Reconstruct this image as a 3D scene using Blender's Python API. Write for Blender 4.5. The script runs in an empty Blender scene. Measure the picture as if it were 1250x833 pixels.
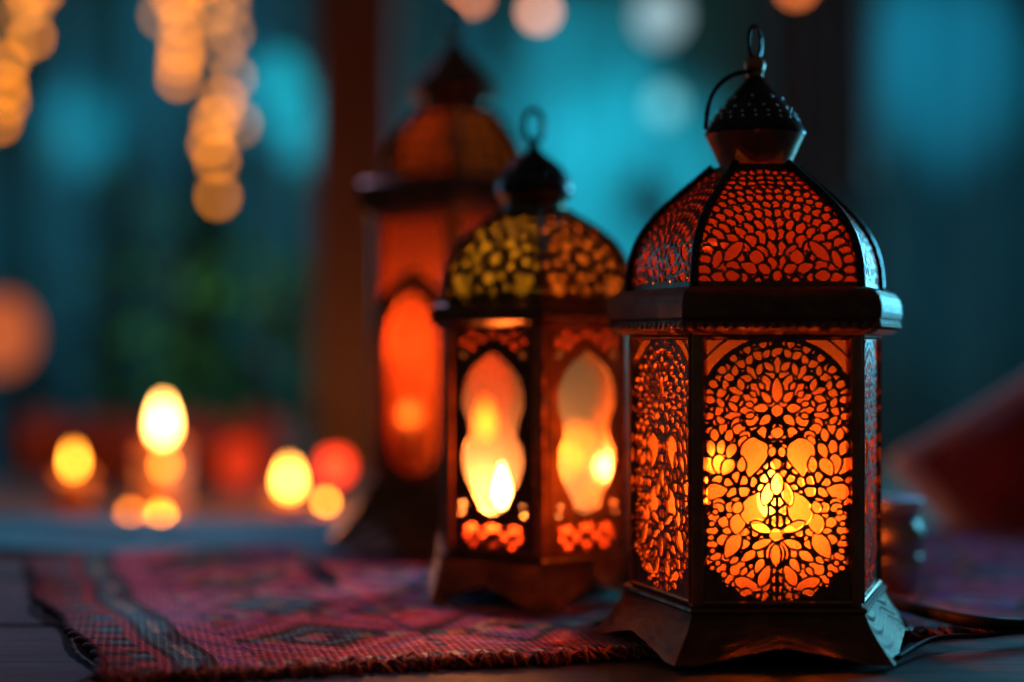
import bpy, math, random
import numpy as np
from mathutils import Vector, Matrix

random.seed(7)
rng = np.random.default_rng(7)
scene = bpy.context.scene
COL = scene.collection
PI = math.pi

# ------------------------------------------------------------------ camera
CAMH = 0.134
FPX = 1250 * 50 / 36.0
cam_d = bpy.data.cameras.new('camera')
cam = bpy.data.objects.new('camera', cam_d)
COL.objects.link(cam)
cam.location = (0, 0, CAMH)
cam.rotation_euler = (PI / 2, 0, 0)
cam_d.lens = 50
cam_d.sensor_width = 36
cam_d.clip_start = 0.01
cam_d.clip_end = 60
cam_d.dof.use_dof = True
cam_d.dof.focus_distance = 0.609
cam_d.dof.aperture_fstop = 1.72
scene.camera = cam


def at(px, py, d):
    """a point seen at photo pixel (px, py) at depth d"""
    return Vector(((px - 625) / FPX * d, d, CAMH - (py - 416.5) / FPX * d))


# ------------------------------------------------------------------ render / world
scene.render.engine = 'CYCLES'
cy = scene.cycles
cy.use_adaptive_sampling = False
cy.use_denoising = True
try:
    cy.denoiser = 'OPENIMAGEDENOISE'
    cy.denoising_input_passes = 'RGB_ALBEDO_NORMAL'
    cy.denoising_prefilter = 'ACCURATE'
except Exception:
    pass
cy.caustics_reflective = False
cy.caustics_refractive = False
cy.sample_clamp_indirect = 3.0
cy.max_bounces = 8
cy.transparent_max_bounces = 24
vs = scene.view_settings
vs.view_transform = 'Standard'
vs.look = 'None'
vs.exposure = 0
vs.gamma = 1
vs.use_curve_mapping = False

world = bpy.data.worlds.new('World')
scene.world = world
world.use_nodes = True
bg = world.node_tree.nodes['Background']
bg.inputs[0].default_value = (0.42, 0.34, 0.31, 1)
bg.inputs[1].default_value = 0.058


def lamp(name, kind, loc, energy, color, size=0.01, target=None, spot=None, blend=1.0):
    d = bpy.data.lights.new(name, kind)
    d.energy = energy
    d.color = color
    if kind == 'AREA':
        d.size = size
    else:
        d.shadow_soft_size = size
    if kind == 'SPOT':
        d.spot_size = math.radians(spot)
        d.spot_blend = blend
    o = bpy.data.objects.new(name, d)
    COL.objects.link(o)
    o.location = loc
    if target is not None:
        o.rotation_euler = (Vector(target) - Vector(loc)).to_track_quat('-Z', 'Y').to_euler()
    return o


CYAN = (0.05, 0.63, 0.80)
# unseen cool lamps: added pools of light on the drapes, edge light on the metal
CURTAIN_Y = 3.0
for (px, py, e, ang) in ((775, 200, 125, 22), (720, 60, 50, 18), (590, 150, 34, 16), (835, 330, 26, 18), (100, 150, 95, 9),
                         (190, 70, 14, 22), (1150, 70, 80, 20), (1190, 290, 14, 24), (30, 290, 16, 18), (345, 105, 130, 9), (1080, 520, 5, 24)):
    t = at(px, py, CURTAIN_Y)
    lamp('drape_spotlight', 'SPOT', (t.x * .85, 1.75, 1.25), e, CYAN, .03, t, ang)
lamp('rear_cool_lamp', 'AREA', (1.45, 2.20, .45), 34.0, (.10, .62, .95), .55, (.1, .68, .14))
lamp('rear_cool_lamp', 'AREA', (-1.3, 2.2, .5), 3.0, (.10, .55, .95), .6, (-.2, .75, .02))
lamp('rear_cool_spot', 'SPOT', (1.0, 2.1, 1.2), 40, (.14, .45, .95), .08, (.46, .95, .0), 22)  # added spot, cools the rug and cushion on the right
lamp('rear_cool_spot', 'SPOT', (-.8, 2.3, 1.3), 44, (.55, .46, .85), .08, (-.16, .78, .0), 14)  # added violet spot, tints the left of the rug

# ------------------------------------------------------------------ mesh helpers


def mesh_obj(name, verts, faces, mat, parent=None, smooth=False, loc=None):
    me = bpy.data.meshes.new(name)
    me.from_pydata([tuple(v) for v in verts], [], faces)
    me.update()
    if smooth:
        me.polygons.foreach_set('use_smooth', [True] * len(me.polygons))
    o = bpy.data.objects.new(name, me)
    if mat:
        me.materials.append(mat)
    COL.objects.link(o)
    if parent:
        o.parent = parent
    if loc is not None:
        o.location = loc
    return o


def tag(o, label=None, cat=None, group=None, kind=None):
    if label:
        o['label'] = label
    if cat:
        o['category'] = cat
    if group:
        o['group'] = group
    if kind:
        o['kind'] = kind
    return o


def thing(name, loc, label, cat, group=None, rz=0):
    o = bpy.data.objects.new(name, None)
    o.empty_display_size = .02
    COL.objects.link(o)
    o.location = loc
    o.rotation_euler = (0, 0, rz)
    return tag(o, label, cat, group)


class MB:
    def __init__(s):
        s.v = []
        s.f = []

    def add(s, v, f):
        n = len(s.v)
        s.v += [tuple(q) for q in v]
        s.f += [tuple(i + n for i in q) for q in f]
        return s

    def box(s, x0, x1, y0, y1, z0, z1):
        return s.add([(x0, y0, z0), (x1, y0, z0), (x1, y1, z0), (x0, y1, z0), (x0, y0, z1), (x1, y0, z1), (x1, y1, z1), (x0, y1, z1)],
                     [(0, 3, 2, 1), (4, 5, 6, 7), (0, 1, 5, 4), (1, 2, 6, 5), (2, 3, 7, 6), (3, 0, 4, 7)])

    def lathe(s, prof, n=48, c=(0, 0), cap0=True, cap1=True, phase=0):
        v = []
        f = []
        for (r, z) in prof:
            for k in range(n):
                a = 2 * PI * k / n + phase
                v.append((c[0] + r * math.cos(a), c[1] + r * math.sin(a), z))
        for i in range(len(prof) - 1):
            for k in range(n):
                k2 = (k + 1) % n
                f.append((i * n + k, i * n + k2, (i + 1) * n + k2, (i + 1) * n + k))
        if cap0:
            f.append(tuple(reversed(range(n))))
        if cap1:
            b = (len(prof) - 1) * n
            f.append(tuple(b + k for k in range(n)))
        return s.add(v, f)

    def tube(s, pts, r, n=10, closed=False, taper=None):
        pts = [Vector(p) for p in pts]
        m = len(pts)
        v = []
        f = []
        up = Vector((0.31, 0.22, .92)).normalized()
        prev = None
        for i in range(m):
            if closed:
                t = pts[(i + 1) % m] - pts[i - 1]
            else:
                t = pts[min(i + 1, m - 1)] - pts[max(i - 1, 0)]
            t.normalize()
            if prev is None:
                a = t.cross(up)
                if a.length < 1e-4:
                    a = t.cross(Vector((1, 0, 0)))
            else:
                a = prev - t * prev.dot(t)
            a.normalize()
            prev = a
            b = t.cross(a)
            rr = r * (taper[i] if taper else 1)
            for k in range(n):
                g = 2 * PI * k / n
                v.append(pts[i] + a * (rr * math.cos(g)) + b * (rr * math.sin(g)))
        for i in range(m if closed else m - 1):
            j = (i + 1) % m
            for k in range(n):
                k2 = (k + 1) % n
                f.append((i * n + k, i * n + k2, j * n + k2, j * n + k))
        if not closed:
            f.append(tuple(reversed(range(n))))
            f.append(tuple((m - 1) * n + k for k in range(n)))
        return s.add(v, f)

    def sweep(s, rings, closed_profile=False, cap0=False, cap1=False):
        """rings: list of equally long point loops"""
        n = len(rings[0])
        v = [p for r in rings for p in r]
        f = []
        m = len(rings)
        for i in range(m if closed_profile else m - 1):
            j = (i + 1) % m
            for k in range(n):
                k2 = (k + 1) % n
                f.append((i * n + k, i * n + k2, j * n + k2, j * n + k))
        if cap0:
            f.append(tuple(reversed(range(n))))
        if cap1:
            f.append(tuple((m - 1) * n + k for k in range(n)))
        return s.add(v, f)

    def sphere(s, c, r, n=12, m=8, sz=1):
        prof = [(max(1e-5, r * math.sin(PI * i / m)), c[2] - sz * r * math.cos(PI * i / m)) for i in range(m + 1)]
        return s.lathe(prof, n, (c[0], c[1]))

    def build(s, name, mat, parent=None, smooth=False, loc=None):
        return mesh_obj(name, s.v, s.f, mat, parent, smooth, loc)


def smooth_by_angle(o, deg=35):
    me = o.data
    me.polygons.foreach_set('use_smooth', [True] * len(me.polygons))
    try:
        me.set_sharp_from_angle(angle=math.radians(deg))
    except Exception:
        pass
    return o


# ------------------------------------------------------------------ materials


def newmat(name):
    m = bpy.data.materials.new(name)
    m.use_nodes = True
    nt = m.node_tree
    nt.nodes.clear()
    out = nt.nodes.new('ShaderNodeOutputMaterial')
    return m, nt, out


def N(nt, t, **kw):
    n = nt.nodes.new(t)
    for k, v in kw.items():
        setattr(n, k, v)
    return n


def noise_node(nt, scale, detail=4, rough=.6, coord='Object', vec_scale=None):
    tc = N(nt, 'ShaderNodeTexCoord')
    src = tc.outputs[coord]
    if vec_scale:
        mp = N(nt, 'ShaderNodeMapping')
        mp.inputs['Scale'].default_value = vec_scale
        nt.links.new(src, mp.inputs[0])
        src = mp.outputs[0]
    nz = N(nt, 'ShaderNodeTexNoise')
    nz.inputs['Scale'].default_value = scale
    nz.inputs['Detail'].default_value = detail
    nz.inputs['Roughness'].default_value = rough
    nt.links.new(src, nz.inputs['Vector'])
    return nz


def ramp(nt, fac, stops):
    r = N(nt, 'ShaderNodeValToRGB')
    els = r.color_ramp.elements
    while len(els) < len(stops):
        els.new(.5)
    for e, (p, c) in zip(els, stops):
        e.position = p
        e.color = (*c, 1) if len(c) == 3 else c
    nt.links.new(fac, r.inputs[0])
    return r


def surface(name, c0, c1, metallic=0, r0=.4, r1=.6, scale=60, bump=.0, bump_scale=200, vec_scale=None, spec=.5, sheen=0, dist=.0006, coat=0):
    m, nt, out = newmat(name)
    p = N(nt, 'ShaderNodeBsdfPrincipled')
    nz = noise_node(nt, scale, 5, .62, vec_scale=vec_scale)
    cr = ramp(nt, nz.outputs['Fac'], [(.30, c0), (.70, c1)])
    nt.links.new(cr.outputs[0], p.inputs['Base Color'])
    mr = N(nt, 'ShaderNodeMapRange')
    mr.inputs['To Min'].default_value = r0
    mr.inputs['To Max'].default_value = r1
    mr.inputs['From Min'].default_value = .3
    mr.inputs['From Max'].default_value = .7
    nz2 = noise_node(nt, scale * 2.3, 3, .5, vec_scale=vec_scale)
    nt.links.new(nz2.outputs['Fac'], mr.inputs['Value'])
    nt.links.new(mr.outputs[0], p.inputs['Roughness'])
    p.inputs['Metallic'].default_value = metallic
    p.inputs['Specular IOR Level'].default_value = spec
    p.inputs['Sheen Weight'].default_value = sheen
    p.inputs['Coat Weight'].default_value = coat
    if bump:
        b = N(nt, 'ShaderNodeBump')
        b.inputs['Strength'].default_value = bump
        b.inputs['Distance'].default_value = dist
        nb = noise_node(nt, bump_scale, 4, .6, vec_scale=vec_scale)
        nt.links.new(nb.outputs['Fac'], b.inputs['Height'])
        nt.links.new(b.outputs[0], p.inputs['Normal'])
    nt.links.new(p.outputs[0], out.inputs[0])
    return m


def chased_metal(name, c0, c1, r0=.3, r1=.5, wave=230.0, strength=.5):
    """metal with engraved wavy lines"""
    m, nt, out = newmat(name)
    p = N(nt, 'ShaderNodeBsdfPrincipled')
    nz = noise_node(nt, 70, 5, .62)
    cr = ramp(nt, nz.outputs['Fac'], [(.3, c0), (.7, c1)])
    nt.links.new(cr.outputs[0], p.inputs['Base Color'])
    p.inputs['Metallic'].default_value = 1
    mr = N(nt, 'ShaderNodeMapRange')
    mr.inputs['To Min'].default_value = r0
    mr.inputs['To Max'].default_value = r1
    nt.links.new(nz.outputs['Fac'], mr.inputs['Value'])
    nt.links.new(mr.outputs[0], p.inputs['Roughness'])
    tc = N(nt, 'ShaderNodeTexCoord')
    w = N(nt, 'ShaderNodeTexWave')
    w.wave_type = 'BANDS'
    w.bands_direction = 'Z'
    w.inputs['Scale'].default_value = wave / 6.28
    w.inputs['Distortion'].default_value = 5.5
    w.inputs['Detail'].default_value = 1.5
    w.inputs['Detail Scale'].default_value = 60
    nt.links.new(tc.outputs['Object'], w.inputs['Vector'])
    b = N(nt, 'ShaderNodeBump')
    b.inputs['Strength'].default_value = strength
    b.inputs['Distance'].default_value = .0012
    nt.links.new(w.outputs['Fac'], b.inputs['Height'])
    nb = noise_node(nt, 420, 3, .5)
    b2 = N(nt, 'ShaderNodeBump')
    b2.inputs['Strength'].default_value = .3
    b2.inputs['Distance'].default_value = .0005
    nt.links.new(nb.outputs['Fac'], b2.inputs['Height'])
    nt.links.new(b.outputs[0], b2.inputs['Normal'])
    nt.links.new(b2.outputs[0], p.inputs['Normal'])
    nt.links.new(p.outputs[0], out.inputs[0])
    return m


def pane_mat(name, tint_clear, tint_glow, clear, gloss=.06, scale=40, streak=.25):
    """coloured lantern glass: part clear, part frosted (lets the candle glow through), a little gloss"""
    m, nt, out = newmat(name)
    tr = N(nt, 'ShaderNodeBsdfTransparent')
    tr.inputs[0].default_value = (*tint_clear, 1)
    tl = N(nt, 'ShaderNodeBsdfTranslucent')
    nz = noise_node(nt, scale, 4, .55, vec_scale=(1, 1, .45))
    lo = tuple(c * (1 - streak) for c in tint_glow)
    cr = ramp(nt, nz.outputs['Fac'], [(.32, lo), (.68, tint_glow)])
    nt.links.new(cr.outputs[0], tl.inputs[0])
    mx = N(nt, 'ShaderNodeMixShader')
    mx.inputs[0].default_value = 1 - clear
    nt.links.new(tr.outputs[0], mx.inputs[1])
    nt.links.new(tl.outputs[0], mx.inputs[2])
    gl = N(nt, 'ShaderNodeBsdfGlossy')
    gl.inputs['Roughness'].default_value = .12
    mx2 = N(nt, 'ShaderNodeMixShader')
    mx2.inputs[0].default_value = gloss
    nt.links.new(mx.outputs[0], mx2.inputs[1])
    nt.links.new(gl.outputs[0], mx2.inputs[2])
    nt.links.new(mx2.outputs[0], out.inputs[0])
    return m


def flame_mat(name, color, strength, dens=.8):
    m, nt, out = newmat(name)
    e = N(nt, 'ShaderNodeEmission')
    e.inputs[0].default_value = (*color, 1)
    e.inputs[1].default_value = strength
    t = N(nt, 'ShaderNodeBsdfTransparent')
    a = N(nt, 'ShaderNodeAddShader')
    nt.links.new(e.outputs[0], a.inputs[0])
    nt.links.new(t.outputs[0], a.inputs[1])
    nt.links.new(a.outputs[0], out.inputs[0])
    return m


def glow_mat(name, color, strength):
    m, nt, out = newmat(name)
    e = N(nt, 'ShaderNodeEmission')
    e.inputs[0].default_value = (*color, 1)
    e.inputs[1].default_value = strength
    nt.links.new(e.outputs[0], out.inputs[0])
    return m


def wax_mat(name, col):
    m, nt, out = newmat(name)
    d = N(nt, 'ShaderNodeBsdfPrincipled')
    nz = noise_node(nt, 60, 3, .5)
    cr = ramp(nt, nz.outputs['Fac'], [(.3, tuple(c * .85 for c in col)), (.7, col)])
    nt.links.new(cr.outputs[0], d.inputs['Base Color'])
    d.inputs['Roughness'].default_value = .45
    t = N(nt, 'ShaderNodeBsdfTranslucent')
    t.inputs[0].default_value = (*col, 1)
    mx = N(nt, 'ShaderNodeMixShader')
    mx.inputs[0].default_value = .4
    nt.links.new(d.outputs[0], mx.inputs[1])
    nt.links.new(t.outputs[0], mx.inputs[2])
    nt.links.new(mx.outputs[0], out.inputs[0])
    return m


BRONZE = surface('dark_bronze', (.11, .060, .040), (.27, .14, .082), 1, .30, .52, 90, .35, 320)
COPPER = surface('copper_bronze', (.26, .115, .062), (.46, .21, .11), 1, .28, .48, 70, .3, 260)
EMBOSS = chased_metal('embossed_bronze', (.16, .085, .055), (.38, .20, .115), .30, .5, 420, .8)
BASEM = chased_metal('carved_bronze', (.16, .092, .064), (.40, .24, .15), .30, .5, 420, .6)
BLACKM = surface('blackened_steel', (.025, .025, .03), (.06, .055, .055), 1, .22, .38, 120, .25, 400)
AGED = surface('aged_brass', (.10, .07, .035), (.22, .15, .075), 1, .30, .5, 80, .3, 300)
PEWTER = surface('silvered_stud', (.55, .6, .62), (.7, .72, .74), 1, .15, .3, 100)  # bright silver that stands in for glints on the roofs
WIRE = surface('black_wire', (.02, .02, .022), (.045, .043, .042), 1, .25, .4, 200)
WICK = surface('wick_black', (.01, .008, .007), (.02, .016, .014), 0, .8, .9, 300)
WAX = wax_mat('ivory_wax', (.82, .66, .45))
WAX_HONEY = wax_mat('honey_wax', (.50, .22, .08))
FLAME = flame_mat('candle_flame', (1, .55, .20), 24)
FLAME_FAR = flame_mat('candle_flame_far', (1, .30, .022), 15)

# ------------------------------------------------------------------ pierced sheets


def sheet2d(V, X, Y):
    """filled region V > 0 on a grid: 2-D points, polygons, wall edges"""
    ny, nx = V.shape
    idx = {}
    pts = []
    polys = []
    walls = []

    def gv(i, j):
        k = (0, i, j)
        q = idx.get(k)
        if q is None:
            q = idx[k] = len(pts)
            pts.append((X[j], Y[i]))
        return q

    def ev(i0, j0, i1, j1):
        if (i1, j1) < (i0, j0):
            i0, j0, i1, j1 = i1, j1, i0, j0
        k = (1, i0, j0, i1, j1)
        q = idx.get(k)
        if q is None:
            a, b = V[i0, j0], V[i1, j1]
            t = a / (a - b)
            t = min(.97, max(.03, t))
            q = idx[k] = len(pts)
            pts.append((X[j0] + (X[j1] - X[j0]) * t, Y[i0] + (Y[i1] - Y[i0]) * t))
        return q

    ins = V > 0
    cnt = ins[:-1, :-1].astype(int) + ins[:-1, 1:] + ins[1:, 1:] + ins[1:, :-1]
    for i in range(ny - 1):
        j = 0
        row = cnt[i]
        while j < nx - 1:
            c = row[j]
            if c == 0:
                j += 1
                continue
            if c == 4:
                j0 = j
                while j < nx - 1 and row[j] == 4:
                    j += 1
                polys.append((gv(i, j0), gv(i, j), gv(i + 1, j), gv(i + 1, j0)))
                continue
            cs = ((i, j), (i, j + 1), (i + 1, j + 1), (i + 1, j))
            poly = []
            kind = []
            for k in range(4):
                a = cs[k]
                b = cs[(k + 1) % 4]
                ia, ib = ins[a], ins[b]
                if ia:
                    poly.append(gv(*a))
                    kind.append(0)
                if ia != ib:
                    poly.append(ev(*a, *b))
                    kind.append(1 if ia else 2)
            n = len(poly)
            for k in range(n):
                if kind[k] == 1 and kind[(k + 1) % n] == 2:
                    walls.append((poly[k], poly[(k + 1) % n]))
            if n >= 3:
                polys.append(tuple(poly))
            j += 1
    return np.array(pts), polys, walls


def pierced(name, s2, mapper, thick, mat, parent):
    """mapper(pts2d, depth) -> Nx3 ; depth 0 = outer face"""
    pts, polys, walls = s2
    n = len(pts)
    v = np.vstack([mapper(pts, 0.0), mapper(pts, thick)])
    f = list(polys) + [tuple(i + n for i in reversed(q)) for q in polys]
    f += [(b, a, a + n, b + n) for (a, b) in walls]
    return mesh_obj(name, v, f, mat, parent)


def vor_field(XX, YY, seeds, width, soft=.25, aniso=None):
    """signed distance-like field of holes: Voronoi cells pulled back by width/2, corners rounded; seeds (x, y, w)"""
    S = np.array(seeds)
    P = np.stack([XX.ravel(), YY.ravel()], 1)
    out = np.empty(len(P))
    for s in range(0, len(P), 8000):
        p = P[s:s + 8000]
        d2 = ((p[:, None, :] - S[None, :, :2]) ** 2).sum(2)
        i0 = d2.argmin(1)
        s0 = S[i0]
        d0 = d2[np.arange(len(p)), i0]
        L = np.sqrt(((s0[:, None, :2] - S[None, :, :2]) ** 2).sum(2))
        L[np.arange(len(p)), i0] = 1e9
        bd = (d2 - d0[:, None]) / (2 * np.maximum(L, 1e-6))
        bd[np.arange(len(p)), i0] = 1e3
        near = np.sort(bd, axis=1)[:, :6]
        m = near[:, :1]
        sm = m[:, 0] - soft * np.log(np.exp(-(near - m) / soft).sum(1))
        out[s:s + 8000] = sm
    return (out - width / 2).reshape(XX.shape)


def teardrop(XX, YY, cx, cy_, ang, L, Wd, sharp=.6):
    """positive inside (approx. mm): leaf of length L, width Wd, narrow end along ang"""
    c, s = math.cos(ang), math.sin(ang)
    x = (XX - cx) * c + (YY - cy_) * s
    y = -(XX - cx) * s + (YY - cy_) * c
    t = np.clip(x / (L / 2), -1.3, 1.3)
    hw = Wd / 2 * np.clip(1 - t * t, 0, 1) ** .72 * 1.08 * (1 - sharp * t * .6)
    g = hw - np.abs(y)
    return np.where(np.abs(t) <= 1, g, -np.hypot(y, np.abs(x) - L / 2)) * .9


def rings(cx, cy_, spec, jitter=0):
    o = []
    for (r, n, ph) in spec:
        if r == 0:
            o.append((cx, cy_))
            continue
        for k in range(n):
            a = PI / 2 + (k + ph) * 2 * PI / n
            o.append((cx + r * math.cos(a), cy_ + r * math.sin(a)))
    return o


# ------------------------------------------------------------------ lantern


def offset_poly(P, off):
    n = len(P)
    res = []
    for i in range(n):
        a, b, c = Vector(P[i - 1]), Vector(P[i]), Vector(P[(i + 1) % n])
        e1 = (b - a).normalized()
        e2 = (c - b).normalized()
        n1 = Vector((e1.y, -e1.x))
        n2 = Vector((e2.y, -e2.x))
        k = off / (1 + n1.dot(n2))
        res.append(b + (n1 + n2) * k)
    return res


def ring3(P, off, z):
    return [(p.x, p.y, z) for p in offset_poly(P, off)]


def face_mapper(P, i, zfun=None, kfun=None, inset=0.0):
    """2-D (x across in metres from face centre, z) -> 3-D on face i"""
    a, b = Vector(P[i]), Vector(P[(i + 1) % len(P)])
    c = (a + b) / 2
    t = (b - a).normalized()
    nrm = Vector((t.y, -t.x))

    def f(pts, depth):
        x = pts[:, 0]
        z = pts[:, 1]
        o = np.empty((len(pts), 3))
        q = inset + depth
        o[:, 0] = c.x + t.x * x - nrm.x * q
        o[:, 1] = c.y + t.y * x - nrm.y * q
        o[:, 2] = z
        return o
    return f, (b - a).length


def dome_mapper(P, i, prof, inset=0.0):
    """2-D (u in -1..1, t in 0..1) -> 3-D on curved dome face i; prof = [(z, k)]"""
    a, b = np.array(P[i]), np.array(P[(i + 1) % len(P)])
    zs = np.array([p[0] for p in prof])
    ks = np.array([p[1] for p in prof])
    tt = np.linspace(0, 1, len(prof))
    t2 = (b - a) / np.linalg.norm(b - a)
    nrm = np.array((t2[1], -t2[0]))

    def f(pts, depth):
        u = pts[:, 0]
        t = pts[:, 1]
        z = np.interp(t, tt, zs)
        k = np.interp(t, tt, ks)
        s = (u + 1) / 2
        xy = (a[None] * (1 - s[:, None]) + b[None] * s[:, None]) * k[:, None]
        xy = xy - nrm[None] * (inset + depth)
        return np.column_stack([xy, z - (inset + depth) * .6 * (1 - k)])
    return f


def smooth_prof(prof, n=28):
    """monotone resample of a (z,k) profile by Catmull-Rom"""
    P = [np.array(p, float) for p in prof]
    P = [2 * P[0] - P[1]] + P + [2 * P[-1] - P[-2]]
    out = []
    segs = len(prof) - 1
    for q in range(n + 1):
        s = q / n * segs
        i = min(int(s), segs - 1)
        t = s - i
        p0, p1, p2, p3 = P[i:i + 4]
        out.append(tuple(.5 * ((2 * p1) + (-p0 + p2) * t + (2 * p0 - 5 * p1 + 4 * p2 - p3) * t * t + (-p0 + 3 * p1 - 3 * p2 + p3) * t ** 3)))
    return out


def copy_turned(o, parent):
    c = o.copy()
    COL.objects.link(c)
    c.parent = parent
    c.rotation_euler = (0, 0, PI)
    return c


def scalloped_base(P, z1, z0, off1, off0, mats, root, arch=.006, nseg=44):
    """flared foot, one carved plate per side with an arched lower edge, plus a top rim"""
    n = len(P)
    top = offset_poly(P, off1)
    bot = offset_poly(P, off0)
    for i in range(n):
        j = (i + 1) % n
        mb = MB()
        v = []
        rows = 26
        for side in (0, 1):
            for r in range(rows):
                for k in range(nseg + 1):
                    u = k / nseg
                    w = abs(u * 2 - 1)
                    # ogee-shaped arch between the feet
                    e = 0 if w > .80 else arch * (math.cos(w / .80 * PI) * .5 + .5) ** .55 + arch * .18 * max(0, 1 - w * 5)
                    s = r / (rows - 1)
                    flare = s ** 1.35
                    pt = top[i].lerp(top[j], u)
                    pb = bot[i].lerp(bot[j], u)
                    p = pt.lerp(pb, flare)
                    z = z1 + (z0 + e - z1) * s
                    ww = (1 - w * .9)
                    rel = math.sin(s * 23 + 3.2 * math.cos(w * 5.5)) * math.sin(min(1, s * 5) * PI / 2) * (1 if .06 < s < .92 else 0)
                    p = p * (1 + .0005 * rel * min(1, (1 - w) * 8) / max(p.length, .01))
                    if side:
                        c = Vector((0, 0))
                        p = p * (1 - .0028 / max(p.length, .01))
                    v.append((p.x, p.y, z))
        W = nseg + 1
        B = rows * W
        f = []
        for r in range(rows - 1):
            for k in range(nseg):
                a = r * W + k
                f.append((a, a + W, a + W + 1, a + 1))
                f.append((B + a, B + a + 1, B + a + W + 1, B + a + W))
        r = rows - 1
        for k in range(nseg):
            a = r * W + k
            f.append((a, B + a, B + a + 1, a + 1))
            f.append((k, k + 1, B + k + 1, B + k))
        mb.add(v, f)
        smooth_by_angle(mb.build('base_plate', mats, root), 30)
        # a proud foot strip at each corner
    return


def lantern(root, P, spec):
    """root: Empty; P: plan polygon (metres); spec: dict"""
    n = len(P)
    z0, z1 = spec['body']
    mm = .001
    scalloped_base(P, z0, 0.0, .0015, spec['base_off'], spec['m_base'], root, spec.get('arch', .006))
    # rim over the foot, floor plate
    mb = MB()
    mb.sweep([ring3(P, o * mm, z0 + z * mm) for (o, z) in ((-3, -.6), (1.8, -.6), (2.6, .4), (2.2, 1.6), (.6, 2.2), (-3, 2.2))], True)
    mb.build('base_rim', spec['m_frame'], root)
    mb = MB()
    mb.sweep([ring3(P, -2.6 * mm, z0 - .4 * mm), ring3(P, -2.6 * mm, z0 + 1.4 * mm)], cap0=True, cap1=True)
    mb.build('floor_plate', spec['m_frame'], root)
    # corner posts
    pw = spec['post']
    for i in range(n):
        a, b, c = Vector(P[i - 1]), Vector(P[i]), Vector(P[(i + 1) % n])
        e1 = (a - b).normalized()
        e2 = (c - b).normalized()
        inn = offset_poly(P, -.0026)[i]
        loop = [b + e1 * pw, b + e1 * .0011, b + e2 * .0011, b + e2 * pw, inn + e2 * pw, inn, inn + e1 * pw]
        mb = MB()
        mb.sweep([[(p.x, p.y, z) for p in loop] for z in (z0 + .0018, z1)], cap0=True, cap1=True)
        mb.build('corner_post', spec['m_post'], root)
    # pierced side panels + panes
    h = z1 - z0 - .0022
    for i in range(n // 2):
        fm, wid = face_mapper(P, i, inset=.0010)
        hw = wid / 2 - pw * .62
        s2 = spec['panel'](hw * 2 / mm, h / mm)
        pts = s2[0] * mm + np.array([[0, z0 + .0022]])
        o = pierced('side_panel', (pts, s2[1], s2[2]), fm, .0011, spec['m_panel'], root)
        copy_turned(o, root)
        fm2, _ = face_mapper(P, i, inset=.0040)
        g = wid / 2 - .0034
        cuts = [(z0 + .002, z1, 'glass_pane', spec['m_glass'])]
        if spec.get('bands'):
            lo_, hi_, bm_ = spec['bands']
            cuts = [(z0 + .002, z0 + lo_, 'red_glass_strip', bm_), (z0 + lo_, z1 - hi_, 'glass_pane', spec['m_glass']), (z1 - hi_, z1, 'red_glass_strip', bm_)]
        for (za, zb_, nm_, gm_) in cuts:
            q = np.array([(-g, za), (g, za), (g, zb_), (-g, zb_)])
            o = mesh_obj(nm_, fm2(q, 0), [(0, 1, 2, 3)], gm_, root)
            copy_turned(o, root)
        # raised moulding round the panel
        f0, _ = face_mapper(P, i, inset=0)
        mb = MB()
        x0, x1 = -hw, hw
        y0, y1 = z0 + .003, z1 - .0008
        m_ = .0016
        rr = []
        for (ins, dep) in ((0, .0009), (0, -.0005), (m_ * .5, -.0009), (m_, -.0003), (m_, .0011)):
            q = np.array([(x0 + ins, y0 + ins), (x1 - ins, y0 + ins), (x1 - ins, y1 - ins), (x0 + ins, y1 - ins)])
            rr.append([tuple(p) for p in f0(q, dep)])
        mb.sweep(rr)
        o = mb.build('panel_moulding', spec['m_post'], root)
        copy_turned(o, root)
    # eave
    mb = MB()
    mb.sweep([ring3(P, o * mm, z) for (o, z) in spec['eave']], True)
    smooth_by_angle(mb.build('eave', spec['m_eave'], root), 40)
    # dome
    prof = smooth_prof(spec['dome'])
    zs = [p[0] for p in prof]
    ks = [p[1] for p in prof]
    for i in range(n // 2):
        dm = dome_mapper(P, i, prof, .0004)
        wid = (Vector(P[i]) - Vector(P[(i + 1) % n])).length
        s2 = spec['dome_panel'](prof, wid)
        o = pierced('dome_panel', s2, dm, .0010, spec['m_dome'], root)
        copy_turned(o, root)
        dg = dome_mapper(P, i, prof, .0030)
        uu = np.linspace(-.96, .96, 9)
        t_ = np.linspace(0, 1, 25)
        gp = np.array([(u, t) for t in t_ for u in uu])
        gf = [(r * 9 + c, r * 9 + c + 1, (r + 1) * 9 + c + 1, (r + 1) * 9 + c) for r in range(24) for c in range(8)]
        gm = spec['m_domeglass']
        gm = gm[i % len(gm)] if isinstance(gm, (list, tuple)) else gm
        o = mesh_obj('dome_glass', dg(gp, 0), gf, gm, root, True)
        copy_turned(o, root)
    for i in range(n):
        c = Vector(P[i])
        pts = [(c.x * k * 1.0, c.y * k, z) for (z, k) in prof]
        MB().tube(pts, spec.get('rib', .0017), 8).build('dome_rib', spec['m_rib'], root, True)
    # finial: neck, roof, ball, ring, handle
    nk = MB().lathe(spec['neck'], 48)
    smooth_by_angle(nk.build('neck', spec['m_neck'], root), 40)
    rf = MB().lathe(spec['roof'], 48)
    ro = smooth_by_angle(rf.build('finial_roof', spec['m_roof'], root), 40)
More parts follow.
